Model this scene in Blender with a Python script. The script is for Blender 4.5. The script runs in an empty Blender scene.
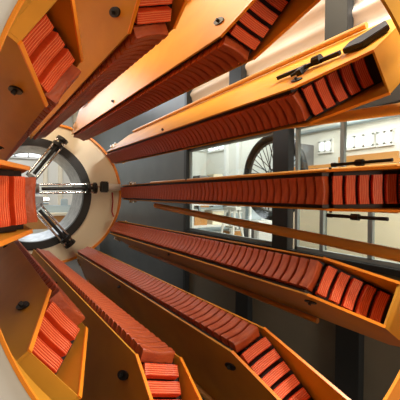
import bpy, math, random
from mathutils import Matrix, Vector
random.seed(7)
PI = math.pi
SC = bpy.context.scene
COL = SC.collection
H = 2.3                      # height of the machine's axis above the floor

def P(X, Y, Z):              # machine frame (right, up, toward the viewer) -> world
    return Vector((X, -Z, Y + H))

# ------------------------------------------------------------------ camera
cam_d = bpy.data.cameras.new('camera'); cam = bpy.data.objects.new('camera', cam_d); COL.objects.link(cam)
cam_d.sensor_width = 36; cam_d.lens = 334.19 * 36 / 400; cam_d.clip_start = 0.02; cam_d.clip_end = 200
yaw, pitch, roll = 0.5533, -0.0124, 0.0089
def v3(a): return Vector((a[0], -a[2], a[1]))
fw = (math.sin(yaw)*math.cos(pitch), math.sin(pitch), -math.cos(yaw)*math.cos(pitch))
Fv = v3(fw); R0 = v3((math.cos(yaw), 0, math.sin(yaw))); U0 = R0.cross(Fv)
Rv = R0*math.cos(roll) + U0*math.sin(roll); Uv = -R0*math.sin(roll) + U0*math.cos(roll)
M = Matrix((Rv, Uv, -Fv)).transposed().to_4x4(); M.translation = P(-1.1406, -0.0107, 1.778)
cam.matrix_world = M
SC.camera = cam

# ------------------------------------------------------------------ world, lights, exposure
SC.view_settings.view_transform = 'Standard'; SC.view_settings.look = 'None'
SC.view_settings.exposure = 0.0; SC.view_settings.gamma = 1.0; SC.view_settings.use_curve_mapping = False
w = bpy.data.worlds.new('world'); SC.world = w; w.use_nodes = True
w.node_tree.nodes['Background'].inputs[0].default_value = (0.80, 0.88, 1.0, 1)
w.node_tree.nodes['Background'].inputs[1].default_value = 0.03
def area(name, loc, target, size, power, color=(1, 1, 1), size_y=None):
    d = bpy.data.lights.new(name, 'AREA'); d.size = size; d.energy = power; d.color = color
    if size_y: d.shape = 'RECTANGLE'; d.size_y = size_y
    o = bpy.data.objects.new(name, d); COL.objects.link(o); o.location = loc
    o.rotation_euler = (Vector(target) - Vector(loc)).to_track_quat('-Z', 'Y').to_euler()
    return o
area('front_fill', (0.3, -6.4, H + .2), (0.1, 0.2, H), 1.0, 150, (1.0, 0.80, 0.58))  # lamp added on the axis to brighten the flared pads, grazing the plates
area('hall_light_left', (-6.4, 0.0, 5.0), (0.0, 1.0, H + 1.0), 1.4, 35, (1.0, 0.80, 0.60), 6)
area('hall_light_over', (-0.75, 2.4, 6.4), (0.0, 2.4, H), 1.0, 410, (1.0, 0.82, 0.58), 6.2)
area('hall_light_side', (5.5, 3.5, 6.2), (4.6, 3.5, 0), 3.5, 500, (1.0, 0.99, 0.96), 8)
area('hall_light_rear', (-0.5, 9.5, 6.2), (-0.5, 9.0, 0), 4.0, 380, (0.92, 0.96, 1.0), 4)
area('partition_fill', (2.9, -.6, 6.3), (4.2, .6, 1.2), .7, 1100, (1.0, 0.96, 0.88), 4)  # unseen lamp added overhead to brighten the cream partition
area('hall_light_far', (6.8, 10.5, 6.3), (7.4, 11.5, 0), 2.5, 230, (0.95, 0.98, 1.0), 4)
area('hall_light_aisle', (1.75, 0.6, 6.3), (2.6, 0.9, 4.2), 0.8, 80, (1.0, 0.93, 0.86), 6)

# ------------------------------------------------------------------ materials
def mat(name, col, rough=0.5, metal=0.0, noise=0.0, nscale=6.0, col2=None, bump=0.0, bscale=40.0, emit=None, estr=0, stretch=None, spec=0.5):
    m = bpy.data.materials.new(name); m.use_nodes = True
    nt = m.node_tree; b = nt.nodes['Principled BSDF']
    b.inputs['Base Color'].default_value = (*col, 1); b.inputs['Roughness'].default_value = rough
    b.inputs['Metallic'].default_value = metal; b.inputs['Specular IOR Level'].default_value = spec
    tc = nt.nodes.new('ShaderNodeTexCoord'); vec = tc.outputs['Object']
    if stretch:
        mp = nt.nodes.new('ShaderNodeMapping'); mp.inputs['Scale'].default_value = stretch
        nt.links.new(vec, mp.inputs['Vector']); vec = mp.outputs['Vector']
    if col2 is not None:
        n = nt.nodes.new('ShaderNodeTexNoise'); n.inputs['Scale'].default_value = nscale; n.inputs['Detail'].default_value = 6
        nt.links.new(vec, n.inputs['Vector'])
        r = nt.nodes.new('ShaderNodeValToRGB'); r.color_ramp.elements[0].position = 0.5 - noise; r.color_ramp.elements[1].position = 0.5 + noise
        r.color_ramp.elements[0].color = (*col, 1); r.color_ramp.elements[1].color = (*col2, 1)
        nt.links.new(n.outputs['Fac'], r.inputs['Fac']); nt.links.new(r.outputs['Color'], b.inputs['Base Color'])
    if bump:
        n2 = nt.nodes.new('ShaderNodeTexNoise'); n2.inputs['Scale'].default_value = bscale; n2.inputs['Detail'].default_value = 4
        nt.links.new(vec, n2.inputs['Vector'])
        bp = nt.nodes.new('ShaderNodeBump'); bp.inputs['Strength'].default_value = bump; bp.inputs['Distance'].default_value = 0.01
        nt.links.new(n2.outputs['Fac'], bp.inputs['Height']); nt.links.new(bp.outputs['Normal'], b.inputs['Normal'])
    if emit:
        b.inputs['Emission Color'].default_value = (*emit, 1); b.inputs['Emission Strength'].default_value = estr
    return m
MT = {}
MT['amber'] = mat('amber_painted_steel', (0.52, 0.22, 0.016), 0.45, 0.0, 0.28, 3.0, (0.72, 0.34, 0.030), 0.15, 5, stretch=(1, 0.6, 1), spec=0.3)
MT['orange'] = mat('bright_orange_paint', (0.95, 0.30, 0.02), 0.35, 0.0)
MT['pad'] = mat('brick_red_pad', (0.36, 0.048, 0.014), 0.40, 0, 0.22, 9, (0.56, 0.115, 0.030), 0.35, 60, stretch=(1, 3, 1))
MT['padf'] = mat('lit_orange_red_pad', (0.70, 0.060, 0.014), 0.40, 0, 0.25, 14, (0.86, 0.115, 0.024), 0.3, 60)  # brighter copy of the pad red, light on the flared faces painted in
MT['palegroove'] = mat('pale_pad_groove', (0.90, 0.27, 0.11), 0.5)  # paler lines in the grooves between the ridges of the flared pads
MT['black'] = mat('black_steel', (0.018, 0.017, 0.017), 0.45, 0.4)
MT['bed'] = mat('dark_backing_steel', (0.030, 0.016, 0.012), 0.5, 0.3)
MT['chrome'] = mat('chrome', (0.85, 0.85, 0.86), 0.16, 1.0)
MT['silver'] = mat('brushed_silver', (0.72, 0.73, 0.74), 0.28, 1.0, 0.2, 10, (0.45, 0.46, 0.48))
MT['greysteel'] = mat('grey_steel', (0.20, 0.20, 0.205), 0.45, 0.5, 0.3, 4, (0.28, 0.28, 0.28))
MT['cream'] = mat('cream_painted_panel', (0.88, 0.77, 0.56), 0.5, 0, 0.3, 2, (0.92, 0.83, 0.64))
MT['white'] = mat('off_white_paint', (0.85, 0.84, 0.80), 0.5)
MT['clad'] = mat('cream_cladding', (0.86, 0.80, 0.72), 0.45, 0, 0.25, 3, (0.74, 0.60, 0.48), stretch=(1, .15, 3))
MT['darkpanel'] = mat('slate_grey_panel', (0.055, 0.060, 0.060), 0.4, 0.1, 0.3, 2, (0.085, 0.09, 0.085))
MT['olive'] = mat('dull_olive_panel', (0.13, 0.115, 0.08), 0.5, 0, 0.3, 2, (0.17, 0.15, 0.11))
MT['post'] = mat('charcoal_post', (0.016, 0.017, 0.017), 0.45, 0.2)
MT['mullion'] = mat('grey_green_mullion', (0.22, 0.25, 0.25), 0.4, 0.3)
MT['concrete'] = mat('concrete_floor', (0.055, 0.048, 0.04), 0.6, 0, 0.3, 1.5, (0.10, 0.085, 0.07), 0.2, 20)
MT['hallwall'] = mat('hall_wall_plaster', (0.74, 0.72, 0.64), 0.8, 0, 0.3, 0.8, (0.82, 0.80, 0.73))
MT['ceil'] = mat('hall_ceiling', (0.30, 0.27, 0.23), 0.8)
MT['brick'] = mat('dark_hall_plaster', (0.13, 0.10, 0.075), 0.8, 0, 0.3, 0.8, (0.17, 0.13, 0.10))
MT['wood'] = mat('amber_timber', (0.50, 0.22, 0.06), 0.45, 0, 0.3, 5, (0.62, 0.30, 0.09), stretch=(1, .2, 1))
MT['barpaint'] = mat('ochre_painted_tube', (0.55, 0.26, 0.06), 0.4, 0.1, 0.3, 5, (0.66, 0.33, 0.08), stretch=(1, .3, 1))
MT['rubber'] = mat('tyre_rubber', (0.02, 0.022, 0.024), 0.6)
MT['red'] = mat('red_hose', (0.5, 0.02, 0.02), 0.4)
MT['lit'] = mat('daylit_window', (0.8, 0.85, 0.9), 0.4, emit=(0.82, 0.92, 1.0), estr=2.2)
MT['green'] = mat('green_label', (0.18, 0.55, 0.08), 0.5)
MT['bluegrey'] = mat('blue_grey_paint', (0.35, 0.42, 0.44), 0.5)
g = bpy.data.materials.new('window_glass'); g.use_nodes = True; nt = g.node_tree; nt.nodes.clear()
o_ = nt.nodes.new('ShaderNodeOutputMaterial'); mx = nt.nodes.new('ShaderNodeMixShader'); tr = nt.nodes.new('ShaderNodeBsdfTransparent'); gl = nt.nodes.new('ShaderNodeBsdfGlossy')
tr.inputs[0].default_value = (0.93, 0.97, 0.95, 1); gl.inputs['Roughness'].default_value = 0.03; mx.inputs[0].default_value = 0.06
nt.links.new(tr.outputs[0], mx.inputs[1]); nt.links.new(gl.outputs[0], mx.inputs[2]); nt.links.new(mx.outputs[0], o_.inputs[0])
MT['glass'] = g

# ------------------------------------------------------------------ mesh helpers
class MB:
    def __init__(s): s.v = []; s.f = []
    def add(s, vs, fs):
        n = len(s.v); s.v += [tuple(v) for v in vs]; s.f += [tuple(i + n for i in f) for f in fs]; return s
    def box(s, c, d, rot=None):
        c = Vector(c); hx, hy, hz = d[0]/2, d[1]/2, d[2]/2; vs = []
        for x in (-hx, hx):
            for y in (-hy, hy):
                for z in (-hz, hz):
                    p = Vector((x, y, z)); p = rot @ p if rot else p; vs.append(c + p)
        return s.add(vs, [(0, 1, 3, 2), (4, 6, 7, 5), (0, 4, 5, 1), (2, 3, 7, 6), (0, 2, 6, 4), (1, 5, 7, 3)])
    def tube(s, a, b, r, n=14, r2=None):
        a = Vector(a); b = Vector(b); r2 = r if r2 is None else r2; d = (b - a).normalized()
        u = d.orthogonal().normalized(); w_ = d.cross(u); vs = []
        for p, q in ((a, r), (b, r2)):
            for i in range(n):
                t = 2*PI*i/n; vs.append(p + (u*math.cos(t) + w_*math.sin(t))*q)
        fs = [(i, (i+1) % n, n + (i+1) % n, n + i) for i in range(n)] + [tuple(range(n-1, -1, -1)), tuple(range(n, 2*n))]
        return s.add(vs, fs)
    def path(s, pts, r, n=10):
        for a, b in zip(pts[:-1], pts[1:]): s.tube(a, b, r, n)
        return s
    def prism(s, poly, place, t0, t1):      # poly of (a, b); place(a, b, t) -> point
        n = len(poly); vs = [place(a, b, t0) for a, b in poly] + [place(a, b, t1) for a, b in poly]
        return s.add(vs, [tuple(range(n-1, -1, -1)), tuple(range(n, 2*n))] + [(i, (i+1) % n, n + (i+1) % n, n + i) for i in range(n)])
    def ring(s, c, r0, r1, y0, y1, a0=0.0, a1=2*PI, n=96, r0b=None, r1b=None):   # solid ring about world y, cone if r?b given
        r0b = r0 if r0b is None else r0b; r1b = r1 if r1b is None else r1b
        full = abs(a1 - a0 - 2*PI) < 1e-6; m = n if full else n + 1; vs = []
        for i in range(m):
            t = a0 + (a1 - a0)*i/n; ct, st = math.cos(t), math.sin(t)
            for r, y in ((r0, y0), (r1, y0), (r1b, y1), (r0b, y1)):
                vs.append((c[0] + r*ct, y, c[2] + r*st))
        fs = []
        for i in range(n):
            j = (i+1) % m
            for k in range(4):
                l = (k+1) % 4; fs.append((4*i+k, 4*j+k, 4*j+l, 4*i+l))
        if not full: fs += [(0, 1, 2, 3), (4*n+3, 4*n+2, 4*n+1, 4*n)]
        return s.add(vs, fs)
    def torus(s, c, R, r, axis='x', n=56, k=12, sq=1.0):
        vs = []
        for i in range(n):
            t = 2*PI*i/n
            for j in range(k):
                u = 2*PI*j/k; q = R + r*math.cos(u); hgt = r*sq*math.sin(u)
                if axis == 'x': vs.append((c[0] + hgt, c[1] + q*math.cos(t), c[2] + q*math.sin(t)))
                else: vs.append((c[0] + q*math.cos(t), c[1] + hgt, c[2] + q*math.sin(t)))
        fs = [(i*k+j, ((i+1) % n)*k+j, ((i+1) % n)*k+(j+1) % k, i*k+(j+1) % k) for i in range(n) for j in range(k)]
        return s.add(vs, fs)
    def mesh(s, name, smooth=False, bevel=0):
        import bmesh
        me = bpy.data.meshes.new(name); me.from_pydata(s.v, [], s.f); me.validate()
        bm = bmesh.new(); bm.from_mesh(me); bmesh.ops.recalc_face_normals(bm, faces=bm.faces)
        if bevel: bmesh.ops.bevel(bm, geom=[e for e in bm.edges if len(e.link_faces) == 2 and e.calc_face_angle(0) > 0.6], offset=bevel, segments=2, affect='EDGES', clamp_overlap=True)
        bm.to_mesh(me); bm.free()
        if smooth:
            for p in me.polygons: p.use_smooth = True
            try: me.set_sharp_from_angle(angle=0.6)
            except Exception: pass
        return me
    def build(s, name, m, parent=None, smooth=False, bevel=0):
        me = s.mesh(name, smooth, bevel); me.materials.append(MT[m] if isinstance(m, str) else m)
        o = bpy.data.objects.new(name, me); COL.objects.link(o)
        if parent: o.parent = parent
        return o
def tag(o, label, cat, group=None):
    o['label'] = label; o['category'] = cat
    if group: o['group'] = group
    return o
def empty(name, loc, label, cat, group=None):
    o = bpy.data.objects.new(name, None); COL.objects.link(o); o.location = loc; o.empty_display_size = .1
    return tag(o, label, cat, group)
def struct(o): o['kind'] = 'structure'; return o

# ------------------------------------------------------------------ hall shell
HX0, HX1, HY0, HY1, HT = -7.0, 9.0, -7.0, 14.0, 6.6
struct(MB().box(((HX0+HX1)/2, (HY0+HY1)/2, -0.05), (HX1-HX0, HY1-HY0, 0.1)).build('floor', 'concrete'))
struct(MB().box(((HX0+HX1)/2, (HY0+HY1)/2, HT+0.05), (HX1-HX0, HY1-HY0, 0.1)).build('ceiling', 'ceil'))
struct(MB().box((HX0-0.05, (HY0+HY1)/2, HT/2), (0.1, HY1-HY0, HT)).build('wall_left', 'brick'))
struct(MB().box((HX1+0.05, (HY0+HY1)/2, HT/2), (0.1, HY1-HY0, HT)).build('wall_right', 'hallwall'))
struct(MB().box(((HX0+HX1)/2, HY1+0.05, HT/2), (HX1-HX0, 0.1, HT)).build('wall_back', 'hallwall'))
struct(MB().box(((HX0+HX1)/2, HY0-0.05, HT/2), (HX1-HX0, 0.1, HT)).build('wall_front', 'brick'))
wn = [0]
def hall_window(c, wdt, hgt, axis, cols, rows=1):
    wn[0] += 1
    f = MB(); b = 0.05
    def bx(m, u, v, du, dv, dep, off):
        if axis == 'x': m.box((c[0] - off, c[1] + u, c[2] + v), (dep, du, dv))
        else: m.box((c[0] + u, c[1] - off, c[2] + v), (du, dep, dv))
    bx(f, 0, hgt/2, wdt + 2*b, b*2, .1, .05); bx(f, 0, -hgt/2, wdt + 2*b, b*2, .1, .05)
    for k in range(cols + 1): bx(f, -wdt/2 + wdt*k/cols, 0, b*1.4, hgt, .1, .05)
    for k in range(1, rows): bx(f, 0, -hgt/2 + hgt*k/rows, wdt, b, .08, .05)
    o = struct(f.build('window_%d' % wn[0], 'white'))
    p = MB(); bx(p, 0, 0, wdt, hgt, .02, .02); p.build('window_pane', 'lit', o)
for y, wd, n_ in ((3.92, .42, 2), (4.75, .95, 3), (6.05, .50, 2)):
    hall_window((HX1, y, H + 1.80), wd, 0.40, 'x', n_)
hall_window((HX1, 12.95, H + 2.7), 1.5, .6, 'x', 3)
hall_window((8.35, HY1, H + 2.8), 1.0, .6, 'y', 2)
hall_window((-.15, HY1, H + 2.0), 1.5, .95, 'y', 3)
for n_, x in enumerate((.75, 1.35, 1.95)):
    struct(MB().box((x, HY1 - .06, 3.2), (.16, .12, 6.3)).build('trim_%d' % (20 + n_), 'cream', bevel=.01))
for n_, y in enumerate((12.0, 11.0, 8.6)):
    struct(MB().box((HX1 - .08, y, 3.3), (.16, .22, 6.5)).build('trim_%d' % (30 + n_), 'white', bevel=.01))

# ------------------------------------------------------------------ enclosure wall beside the machine (plane x = 2.4)
WX = 2.4
def yz_panel(y0, y1, z0, z1, x, th): return MB().box((x + th/2, (y0+y1)/2, (z0+z1)/2), (th, y1-y0, z1-z0))
SILL, HEAD = H - 0.76, H + 0.98
struct(yz_panel(4.42, 13.98, 0, 5.6, WX, .06).build('wall_enclosure_rear', 'darkpanel'))
struct(yz_panel(-0.9, 4.42, 0, SILL-.05, WX, .06).build('wall_enclosure_lower', 'olive'))
up = MB(); ns = 130; z0, z1 = HEAD + .20, 5.6                      # corrugated cladding
prof = []
for i in range(ns + 1):
    z = z0 + (z1 - z0)*i/ns; prof.append((WX + 0.03 + 0.045*math.sin(2*PI*z/0.30) , z))
vs = []
for x, z in prof: vs += [(x, -0.9, z), (x, 4.40, z), (x + .03, -0.9, z), (x + .03, 4.40, z)]
fs = []
for i in range(ns):
    a, b = 4*i, 4*i+4
    fs += [(a, b, b+1, a+1), (a+2, a+3, b+3, b+2), (a, a+2, b+2, b), (a+1, b+1, b+3, a+3)]
fs += [(0, 1, 3, 2), (4*ns, 4*ns+2, 4*ns+3, 4*ns+1)]
struct(up.add(vs, fs).build('wall_enclosure_upper', 'clad', smooth=True))
def post(y0, y1, z0, z1, n, m='post', x0=WX-.10, x1=WX+.02):
    return struct(MB().box(((x0+x1)/2, (y0+y1)/2, (z0+z1)/2), (x1-x0, y1-y0, z1-z0)).build('trim_%d' % n, m, bevel=.004))
post(2.55, 2.88, HEAD+.20, 5.6, 1); post(.62, .93, HEAD+.20, 5.6, 2)
post(2.32, 2.64, 0, SILL-.05, 3); post(.42, .72, 0, SILL-.05, 4)
post(1.50, 1.80, SILL-.02, HEAD+.02, 5)
post(4.36, 4.46, 0, 5.6, 6)
post(-.9, 4.36, SILL-.05, SILL+.02, 7, x0=WX-.08, x1=WX+.05); post(-.9, 4.36, HEAD-.02, HEAD+.20, 8, x0=WX-.08, x1=WX+.10)
def enc_window(n, y0, y1, mull):
    f = MB(); t = .05
    f.box((WX, (y0+y1)/2, SILL+.05), (.05, y1-y0, t)).box((WX, (y0+y1)/2, HEAD-.045), (.05, y1-y0, t))
    f.box((WX, y0+.025, (SILL+HEAD)/2), (.05, t, HEAD-SILL-.05)).box((WX, y1-.025, (SILL+HEAD)/2), (.05, t, HEAD-SILL-.05))
    f.box((WX, (y0+y1)/2, H+.02), (.04, y1-y0, .05))
    for y, a, b in mull: f.box((WX, y, (a+b)/2), (.05, .055, b-a))
    o = struct(f.build('window_%d' % (wn[0]+n), 'mullion', bevel=.003))
    MB().box((WX+.01, (y0+y1)/2, (SILL+HEAD)/2), (.008, y1-y0-.06, HEAD-SILL-.08)).build('window_glass', 'glass', o)
enc_window(1, 1.80, 4.36, [])
enc_window(2, -.88, 1.44, [(1.0, SILL+.06, H), (.36, SILL+.06, H), (.72, H, HEAD-.06), (-.3, H, HEAD-.06)])

# ------------------------------------------------------------------ the ten presser arms
W, FL_A, FL_P, FL_S = 0.2186, 0.802, 0.0938, 0.1066
ARMS = {108: (0.0043, -0.019, -0.046)}
def pad_mesh(length, name, m, ridges, sag=0.012, th=0.075):
    # profile along the row (face side ridged), swept over the width; local x outward, y along the row, z across
    prof = []; n = ridges; e = 0.004
    for k in range(n):
        a = -length/2 + length*k/n; b = -length/2 + length*(k+1)/n
        g_ = 0.0020 if n > 3 else .0005; d = 0.0028 if n > 3 else 0.0012
        prof += [(d, a + g_), (0.0, a + (b-a)*0.30), (0.0, a + (b-a)*0.70), (d, b - g_)]
    if n <= 3:
        h = length/2; prof = [(.012, -h), (.003, -h+.004), (0, -h+.010), (0, 0), (0, h-.010), (.003, h-.004), (.012, h)]
    else: prof[0] = (e, prof[0][1]); prof[-1] = (e, prof[-1][1])
    outer = [(th, length/2), (th, -length/2)]
    NZ = 10; vs = []; pl = prof + outer; L = len(pl)
    for i in range(NZ + 1):
        u = -1 + 2*i/NZ; z = u*W/2
        off = sag*(1 - u*u) - (0.003 if abs(u) < .99 else -0.002)
        bow = (0.004 if n > 3 else -0.009)*(1 - u*u)                                       # edges bow a little along the row
        for q, (x, y) in enumerate(pl): vs.append((x + (off if q < len(prof) else 0), y + bow, z))
    fs = []
    for i in range(NZ):
        for q in range(L): fs.append((i*L+q, i*L+(q+1) % L, (i+1)*L+(q+1) % L, (i+1)*L+q))
    fs += [tuple(range(L-1, -1, -1)), tuple(NZ*L + q for q in range(L))]
    mb = MB().add(vs, fs); me = mb.mesh(name, smooth=False); me.materials.append(MT[m])
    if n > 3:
        me.materials.append(MT['palegroove'])
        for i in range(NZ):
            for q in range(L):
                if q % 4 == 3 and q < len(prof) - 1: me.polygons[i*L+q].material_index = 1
    return me
pad_s = pad_mesh(0.077, 'pad', 'pad', 2)
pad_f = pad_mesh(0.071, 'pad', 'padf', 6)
SL = 0.02694                                  # rows open out a little toward the rear
NP = 56
def make_arm(label, END=.46, nf=5, xo=.80):
    ed = (END - .06)/.40; xe = .035 + .17*END/.46
    root = empty('presser_arm', (0, 0, 0), label, 'machine arm', 'presser arms set around the drum')
    for i in range(NP):
        y = 0.047 + i*0.0938
        o = bpy.data.objects.new('pad', pad_s); COL.objects.link(o); o.parent = root
        o.location = (SL*y, y, 0); o.rotation_euler = (0, 0, -SL + 0.075 + random.uniform(-.012, .012))
    ca, sa = math.cos(FL_A), math.sin(FL_A)
    for k in range(nf):
        s = FL_S + k*FL_P
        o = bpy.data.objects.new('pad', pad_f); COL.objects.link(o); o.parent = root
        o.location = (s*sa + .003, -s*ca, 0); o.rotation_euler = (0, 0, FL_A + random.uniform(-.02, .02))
        o['label'] = 'ridged red pad on the flared end, its lit orange tone painted in'
    # bed under the pads
    bed = [(SL*5.25 + .060, 5.25), (.064, 0.06), (.125, .02), (.100, -.02), (.086 + .40*ed, -.006 - .387*ed), (.68, -.006 - .387*ed), (.20, 0.05), (SL*5.25 + .2, 5.25)]
    MB().prism(bed, lambda a, b, t: (a, b, t), -.141, .141).build('backing_rail', 'bed', root)
    for sg in (-1, 1):
        poly = [(.035, 0), (xe, -END), (xo - .12, -END), (xo, -.30), (xo - .08, 5.25), (.035 + SL*5.25, 5.25)]
        pl = MB().prism(poly, lambda a, b, t: (a, b, t), sg*.143, sg*.157).build('side_plate', 'amber', root)
        tr_ = [(.035, 0), (.205, -.46)]
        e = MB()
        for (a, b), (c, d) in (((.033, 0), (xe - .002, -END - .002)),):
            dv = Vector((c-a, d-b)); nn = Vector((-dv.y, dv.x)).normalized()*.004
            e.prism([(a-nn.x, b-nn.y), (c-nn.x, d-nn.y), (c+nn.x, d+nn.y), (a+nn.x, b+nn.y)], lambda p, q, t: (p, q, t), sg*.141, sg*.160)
        e.build('lit_edge_strip', 'orange', root)  # brighter orange strip paints in the light caught by the flare edges
        MB().tube((xo - .03, -.16 if xo > .7 else .30, sg*.190), (xo - .10, 4.9, sg*.190), .026, 12).build('edge_tube', 'barpaint', root, smooth=True)
        for q, yy in enumerate((.07, 2.5)):
            x0 = .18 + .02*q
            h = MB()
            pr = [(x0 + (.028 - .008*q)*math.cos(t) + .02*math.sin(t), yy + (.068 - .02*q)*math.sin(t)) for t in [2*PI*j/16 for j in range(16)]]
            h.prism(pr, lambda a, b, t: (a, b, t), sg*.157, sg*.166)
            hd = h.build('slot_cover', 'black', root)
            MB().tube((x0, yy, sg*.166), (x0, yy, sg*.185), .012, 6).build('bolt', 'black', hd)
    MB().box(((xe + xo - .12)/2, -END + .008, 0), (xo - .12 - xe, .014, .284)).build('end_plate', 'amber', root)
    for q in range(6):
        MB().box((.42 + .01*q, .3 + q*.95, 0), (.5, .02, .284)).build('web_plate', 'amber', root)
    lk = MB()
    lk.box((.085, -.018, 0), (.02, .014, .18))
    for z in (-.05, .0, .05): lk.tube((.066, -.018, z), (.08, -.018, z), .009, 8)
    lk.build('hinge', 'black', root)
    for sg in (-1, 1):
        MB().box((.16 + SL*5, 5.0, sg*.19), (.05, .16, .06)).tube((.10 + SL*5, 4.95, sg*.20), (.24 + SL*5, 4.95, sg*.20), .02, 8).build('end_clip', 'chrome', root)
    return root
TH0 = 0.0357
SPEC = [
 (108, .0043, -.019, -.046, 'presser arm hanging just left of the top, bright orange pads above its dark row'),
 (72, -.007, .024, -.072, 'amber presser arm just right of the top with a brightly lit side and toothed underside'),
 (36, .015, .037, .033, 'upper right amber presser arm carrying black clamp gear along its top side'),
 (0, .003, .015, .089, 'level presser arm on the right, its brick red pads seen face on across the windows'),
 (-36, -.005, .015, .149, 'lower right presser arm whose boxed end stands open showing five pads'),
 (-72, -.004, .030, .001, 'long presser arm below the lower windows, running to the bottom edge right of centre'),
 (-108, -.025, -.022, -.025, 'presser arm at the bottom, left of centre, its pads dropping straight down at the end'),
 (-144, .003, -.020, -.111, 'lower left presser arm with a broad brown side and glowing red end pads'),
 (180, .002, -.043, -.014, 'presser arm at the left edge, only its red end pads in view'),
 (144, .015, -.031, -.004, 'upper left presser arm with ridged end pads in a slanting open box')]
arm = {}
for a, dt, dr, dz, lab in SPEC:
    A = math.radians(a) + TH0 + dt
    r = make_arm(lab, *{0: (.62, 6), -72: (.64, 6), 72: (.56, 6), 36: (.52, 5, .92), -36: (.48, 5, .68)}.get(a, (.46, 5)))
    R_ = Matrix(((math.cos(A), 0, -math.sin(A)), (0, 1, 0), (math.sin(A), 0, math.cos(A)))).to_4x4()
    R_.translation = P((1+dr)*math.cos(A), (1+dr)*math.sin(A), dz)
    r.matrix_world = R_; arm[a] = r
# clamp gear on the upper right arm
t = arm[36]
g1 = MB().box((.375, .10, .185), (.03, .62, .03)).tube((.375, .02, .20), (.375, -.05, .20), .035, 10); g1.build('clamp_rod', 'black', t)
MB().prism([(.36, -.24), (.50, -.22), (.70, -.40), (.52, -.50), (.34, -.40)], lambda a, b, c: (a, b, c), .165, .205).build('clamp_block', 'black', t, bevel=.006)
MB().box((.34, .12, .18), (.10, .05, .045)).tube((.29, .20, .18), (.40, .02, .18), .012, 8).build('clamp_lever', 'black', t)
for sg, x0 in ((-1, .10), (1, .16)):
    rb = MB().tube((x0, .02, sg*.20), (x0, -.44, sg*.20), .013, 10).tube((x0, -.17, sg*.20), (x0, -.23, sg*.20), .026, 6).tube((x0, .0, sg*.20), (x0, .04, sg*.20), .018, 6)
    rb.build('toggle_rod', 'black', arm[0], smooth=False)

# ------------------------------------------------------------------ rear plate with opening
ORG = P(0, 0, -5.8)
rp = empty('rear_plate', ORG, 'cream round plate at the far end of the drum with orange rim', 'machine plate')
def eccentric(mb, c0, r0, c1, r1, y0, y1, n=96):    # plate between two circles that are not concentric
    vs = []
    for i in range(n):
        t_ = 2*PI*i/n; ct, st = math.cos(t_), math.sin(t_)
        for (c, r) in ((c0, r0), (c1, r1)):
            for y in (y0, y1): vs.append((c[0] + r*ct, y, c[1] + r*st))
    fs = []
    for i in range(n):
        j = (i+1) % n; a, b = 4*i, 4*j
        fs += [(a, a+2, b+2, b), (a+1, b+1, b+3, a+3), (a, b, b+1, a+1), (a+2, a+3, b+3, b+2)]
    return mb.add(vs, fs)
eccentric(MB(), (-.45, 0), 1.10, (-.10, 0), 1.44, 0, .06).build('face_plate', 'cream', rp)
MB().ring((-.10, 0, 0), 1.43, 1.475, -.05, .08).build('rim', 'orange', rp, smooth=True)
br = MB().ring((-.45, 0, 0), .985, 1.15, -.03, .10).build('black_ring', 'black', rp, smooth=True)
MB().ring((-.45, 0, 0), .985, 1.03, .10, .75, r0b=.90, r1b=.96).build('liner', 'silver', rp, smooth=True)
# the spoke cylinders across the opening
def spoke(a, b, label):
    a = P(a[0], a[1], -5.62); b = P(b[0], b[1], -5.62); d = (b - a).normalized(); s = Vector((0, 1, 0)).cross(d).normalized()
    r = empty('spoke_cylinder', a, label, 'pneumatic cylinder', 'cylinders across the rear opening')
    a0 = Vector((0, 0, 0)); L = (b - a).length; b0 = d*L
    for k in (-1, 1): MB().tube(a0 + s*.085*k, b0 + s*.085*k, .024, 12).build('guide_rod', 'chrome', r, smooth=True)
    MB().tube(a0 + d*.05, a0 + d*(L*.93), .036, 12).build('cylinder_body', 'black', r, smooth=True)
    q = MB()
    for z in (a0 + d*.02, a0 + d*.16): q.tube(z - d*.03, z + d*.035, .12, 8)
    q.build('mounting_block', 'black', r)
    MB().tube(b0 - d*.03, b0 + d*.03, .11, 8).build('end_bracket', 'greysteel', r)
    return r
spoke((.76, .14), (-.40, .10), 'level cylinder with chrome rods across the middle of the rear opening')
spoke((.08, 1.14), (-.50, .34), 'slanting cylinder with chrome rods in the upper part of the rear opening')
spoke((.24, -1.06), (-.40, -.27), 'slanting cylinder with chrome rods in the lower part of the rear opening')
BO = Vector((-.84, -.2, -.86))
for k in (-.07, .07): MB().tube(BO + Vector((k, 0, .12)), BO + Vector((k + .03, .17, -.16)), .03, 10).build('fork_leg', 'chrome', rp, smooth=True)
MB().box(BO + Vector((0.02, 0, .14)), (.24, .08, .05)).build('fork_bridge', 'greysteel', rp)
cl = empty('side_clamp', P(.95, .17, -5.72), 'black clamp with white barrel on the cream plate, right of the opening', 'clamp')
MB().box((0, -.06, 0), (.16, .16, .24)).build('clamp_body', 'black', cl, bevel=.02)
MB().tube((.08, -.06, 0), (.36, -.06, 0), .075, 18).build('barrel', 'white', cl, smooth=True)
MB().tube((-.28, -.06, 0), (-.08, -.06, 0), .014, 10).build('push_rod', 'chrome', cl, smooth=True)
hs = MB().path([P(1.13, .05, -5.66), P(1.14, -.15, -5.64), P(1.12, -.38, -5.64), P(1.16, -.5, -5.64)], .014).build('air_hose', 'red', smooth=True)
tag(hs, 'thin red air hose hanging down the cream plate below the clamp', 'hose')

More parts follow.
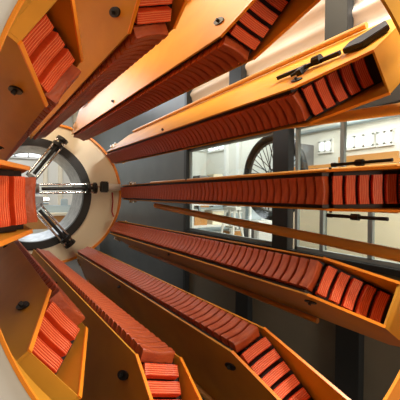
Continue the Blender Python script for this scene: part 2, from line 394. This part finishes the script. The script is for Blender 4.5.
# ------------------------------------------------------------------ front collar and covers
fc = empty('front_collar', P(0, 0, .8), 'orange curved collar around the mouth of the machine, cream cover on its left', 'machine cover')
CZ = H
def rel(mb_ring_args): pass
rd = math.radians
MB().ring((0, 0, 0), 1.197, 1.207, .0, .34, rd(128), rd(232), 60, r0b=1.225, r1b=1.235).build('collar_shell', 'amber', fc, smooth=True)
MB().ring((0, 0, 0), 1.180, 1.189, -.012, .012, rd(128), rd(232), 60).build('collar_lip', 'orange', fc, smooth=True)
MB().ring((0, 0, 0), 1.189, 1.95, -.006, .010, rd(90), rd(268), 60).build('left_cover', 'white', fc, smooth=True)
MB().ring((0, 0, 0), 1.14, 1.95, -.006, .010, rd(38), rd(80), 30).build('upper_cover', 'amber', fc, smooth=True)
MB().ring((0, 0, 0), 1.255, 1.95, -.006, .010, rd(280), rd(330), 30).build('lower_cover', 'orange', fc, smooth=True)

# ------------------------------------------------------------------ tie bars between arms
b1 = MB().tube(P(1.40, .80, -1.7), P(1.40, .635, .55), .044, 14).build('tie_bar', 'barpaint', smooth=True)
tag(b1, 'round orange brown tie bar above the level arm, in front of the window head', 'tie bar')
b2 = MB().tube(P(1.45, -.20, -4.0), P(1.35, -.43, .55), .048, 14).build('tie_bar', 'barpaint', smooth=True)
tag(b2, 'ochre tie bar slanting below the level arm across the lower panes', 'tie bar')

# ------------------------------------------------------------------ spoked wheel behind the glass
wc = Vector((3.0, 2.52, H + .33))
wh = empty('spoked_wheel', wc, 'large black tyred wheel with wire spokes behind the glass', 'wheel')
MB().torus((0, 0, 0), .69, .072).build('tyre', 'rubber', wh, smooth=True)
MB().torus((0, 0, 0), .61, .022).build('rim', 'greysteel', wh, smooth=True)
hb = MB().tube((-.07, 0, 0), (.07, 0, 0), .045, 16).tube((-.055, 0, 0), (-.045, 0, 0), .075, 16).tube((.045, 0, 0), (.055, 0, 0), .075, 16).build('hub', 'black', wh, smooth=True)
for i in range(40):
    t1 = 2*PI*i/40; t0 = t1 + (0.9 if i % 2 else -0.9); x = -.05 if (i//2) % 2 else .05
    MB().tube((x, .07*math.cos(t0), .07*math.sin(t0)), (0, .595*math.cos(t1), .595*math.sin(t1)), .008, 5).build('spoke', 'black', wh)
st = MB().box((0, 0, 0), (.06, .06, 1.6)); 
stnd = empty('wheel_stand', (3.16, 2.52, 0), 'dark stand holding the spoked wheel behind the glass', 'stand')
MB().box((0, 0, (H+.33)/2), (.07, .10, H+.33)).build('stand_post', 'black', stnd)
MB().box((0, 0, .03), (.5, .6, .06)).build('stand_foot', 'black', stnd)
MB().tube((-.12, 0, H+.33), (0, 0, H+.33), .025, 10).build('axle', 'greysteel', stnd)

# ------------------------------------------------------------------ things in the hall
pt = empty('partition', (4.2, .5, 0), 'low cream panelled partition behind the lower right panes', 'partition')
for k in range(6): MB().box((0, -2.25 + k*.9, 1.2), (.05, .88, 2.3)).build('partition_panel', 'cream', pt)
for k in range(5): MB().box((-.01, -1.8 + k*.9, 1.2), (.06, .02, 2.3)).build('partition_post', 'mullion', pt)
def rack(loc, wd, dp, hg, shelves, label, m='white', rz=0):
    r = empty('storage_rack', loc, label, 'rack'); r.rotation_euler[2] = rz
    for x in (-wd/2, wd/2):
        for y in (-dp/2, dp/2): MB().box((x, y, hg/2), (.06, .06, hg)).build('upright', m, r)
    for k in range(shelves): MB().box((0, 0, .25 + k*(hg-.3)/(shelves-1)), (wd, dp, .05)).build('shelf', m, r)
    return r
def crate(loc, d, m, label, cat='box', group='boxes on the racks'):
    r = empty('storage_box', loc, label, cat, group)
    MB().box((0, 0, d[2]/2), d).build('box_body', m, r, bevel=.01)
    MB().box((0, 0, d[2]+.012), (d[0]+.02, d[1]+.02, .024)).build('lid', 'white', r)
rack((4.4, 6.3, 0), 2.0, .7, 2.1, 4, 'white storage rack standing behind the far window pane')
CRN = [('greysteel', 'dark grey'), ('cream', 'cream'), ('wood', 'brown'), ('bluegrey', 'blue grey')]
for lv, (zz, nm) in enumerate(((2.675, 'on top of'), (1.875, 'on the third shelf of'))):
    for k in range(4):
        m_, c_ = CRN[(k + 2*lv) % 4]
        r_ = empty('storage_box', (5.3 + k*.6, 8.6, zz), '%s case %s the tall grey corner rack' % (c_, nm), 'box', 'cases on the tall rack')
        MB().box((0, 0, .17 + .04*(k % 2)), (.42, .5, .34 + .08*(k % 2))).build('box_body', m_, r_, bevel=.012)
        MB().box((0, -.256, .18), (.14, .02, .05)).build('box_handle', 'post', r_)
cm = ['cream', 'bluegrey', 'greysteel', 'white', 'wood']
rz_ = [.275, .875, 1.475, 2.125]
wds = ['lowest', 'second', 'third', 'top']
pos = ['left', 'middle', 'right']
cn = ['cream', 'blue grey', 'dark grey', 'white', 'brown']
for s in range(4):
    for k in range(3):
        ci = (s*2 + k) % 5
        crate((3.75 + k*.62, 6.3, .275 + s*(1.8/3)), (.42 + .05*((s+k) % 2), .45, .26 + .06*((s*k) % 3)), cm[ci],
              '%s box at the %s of the %s shelf of the white rack' % (cn[ci], pos[k], wds[s]))
rack((6.2, 8.6, 0), 2.4, .8, 2.7, 4, 'tall grey rack in the far corner of the hall', 'bluegrey')
gr = empty('guard_rail', (5.0, 2.7, 0), 'amber guard rail across the hall beyond the right panes', 'railing')
MB().box((0, 0, H + .66), (.06, 3.4, .07)).build('top_rail', 'wood', gr); MB().box((0, 0, H + .30), (.04, 3.4, .05)).build('lower_rail', 'wood', gr)
for y in (-1.65, -.55, .55, 1.65): MB().box((0.05, y, (H+.66)/2), (.05, .05, H+.62)).build('rail_post', 'greysteel', gr)
bd = MB().box((HX1 - .06, 4.5, H + 1.18), (.08, 2.0, .36)).build('wall_board', 'wood', bevel=.01)
tag(bd, 'long brown board on the hall wall under the small windows', 'board')
pp = MB().tube((HX1 - .12, 2.4, H + 2.42), (HX1 - .12, 8.0, H + 2.42), .07, 12).build('wall_pipe', 'bluegrey', smooth=True)
tag(pp, 'blue grey pipe running along the hall wall above the small windows', 'pipe')
dc = empty('tool_cabinet', (8.6, 6.95, 0), 'dark tool cabinet against the hall wall left of the small windows', 'cabinet')
MB().box((0, 0, 2.1), (.7, .8, 4.2)).build('cabinet_body', 'greysteel', dc, bevel=.02)
for k in range(5): MB().box((-.37, 0, .5 + k*.78), (.03, .7, .62)).build('drawer', 'post' if k % 2 else 'bluegrey', dc)
mc = empty('pale_machine', (6.4, 6.7, 0), 'pale machine cabinet with a raised head beyond the far pane', 'machine')
MB().box((0, 0, .75), (.8, .9, 1.5)).build('machine_body', 'white', mc, bevel=.03)
MB().box((0, .25, 1.75), (.5, .3, .5)).build('machine_column', 'bluegrey', mc, bevel=.02)
MB().box((0, 0, 2.05), (.45, .8, .16)).build('machine_head', 'white', mc, bevel=.02)
MB().tube((0, -.25, 1.95), (0, -.25, 1.65), .05).build('spindle', 'chrome', mc, smooth=True)
MB().box((-.41, 0, 1.1), (.02, .5, .4)).build('control_panel', 'greysteel', mc)
ld = empty('trestle', (3.7, 4.6, 0), 'white A shaped trestle standing behind the far pane', 'trestle')
for y in (-.35, .35):
    for s in (-1, 1): MB().tube((s*.05, y*.5, 2.0), (s*.35, y, 0), .03, 8).build('leg', 'white', ld)
MB().box((0, 0, 2.0), (.16, .5, .06)).build('top_bar', 'white', ld)
for z in (.6, 1.1, 1.55): MB().box((0, 0, z), (.05, .70 - z*.17, .05)).build('rung', 'white', ld)
# beyond the rear opening
tb = empty('work_table', (.6, 10.6, 0), 'pale table beyond the rear opening', 'table')
TT = H - .62
MB().box((0, 0, TT - .04), (3.0, 1.1, .08)).build('table_top', 'cream', tb); MB().box((0, -.5, TT - .3), (2.9, .04, .42)).build('apron', 'wood', tb)
for x in (-1.4, 1.4):
    for y in (-.45, .45): MB().box((x, y, (TT-.08)/2), (.09, .09, TT-.08)).build('leg', 'greysteel', tb)
m2 = empty('lathe', (.55, 10.6, TT), 'grey bench machine on the table beyond the rear opening', 'machine')
MB().box((0, 0, .12), (1.3, .4, .24)).build('bed', 'bluegrey', m2, bevel=.02)
MB().box((-.45, 0, .38), (.35, .36, .32)).build('headstock', 'greysteel', m2, bevel=.02)
MB().tube((-.3, 0, .4), (-.1, 0, .4), .13, 18).build('chuck', 'chrome', m2, smooth=True)
MB().box((.4, 0, .34), (.2, .24, .24)).build('tailstock', 'bluegrey', m2, bevel=.02)
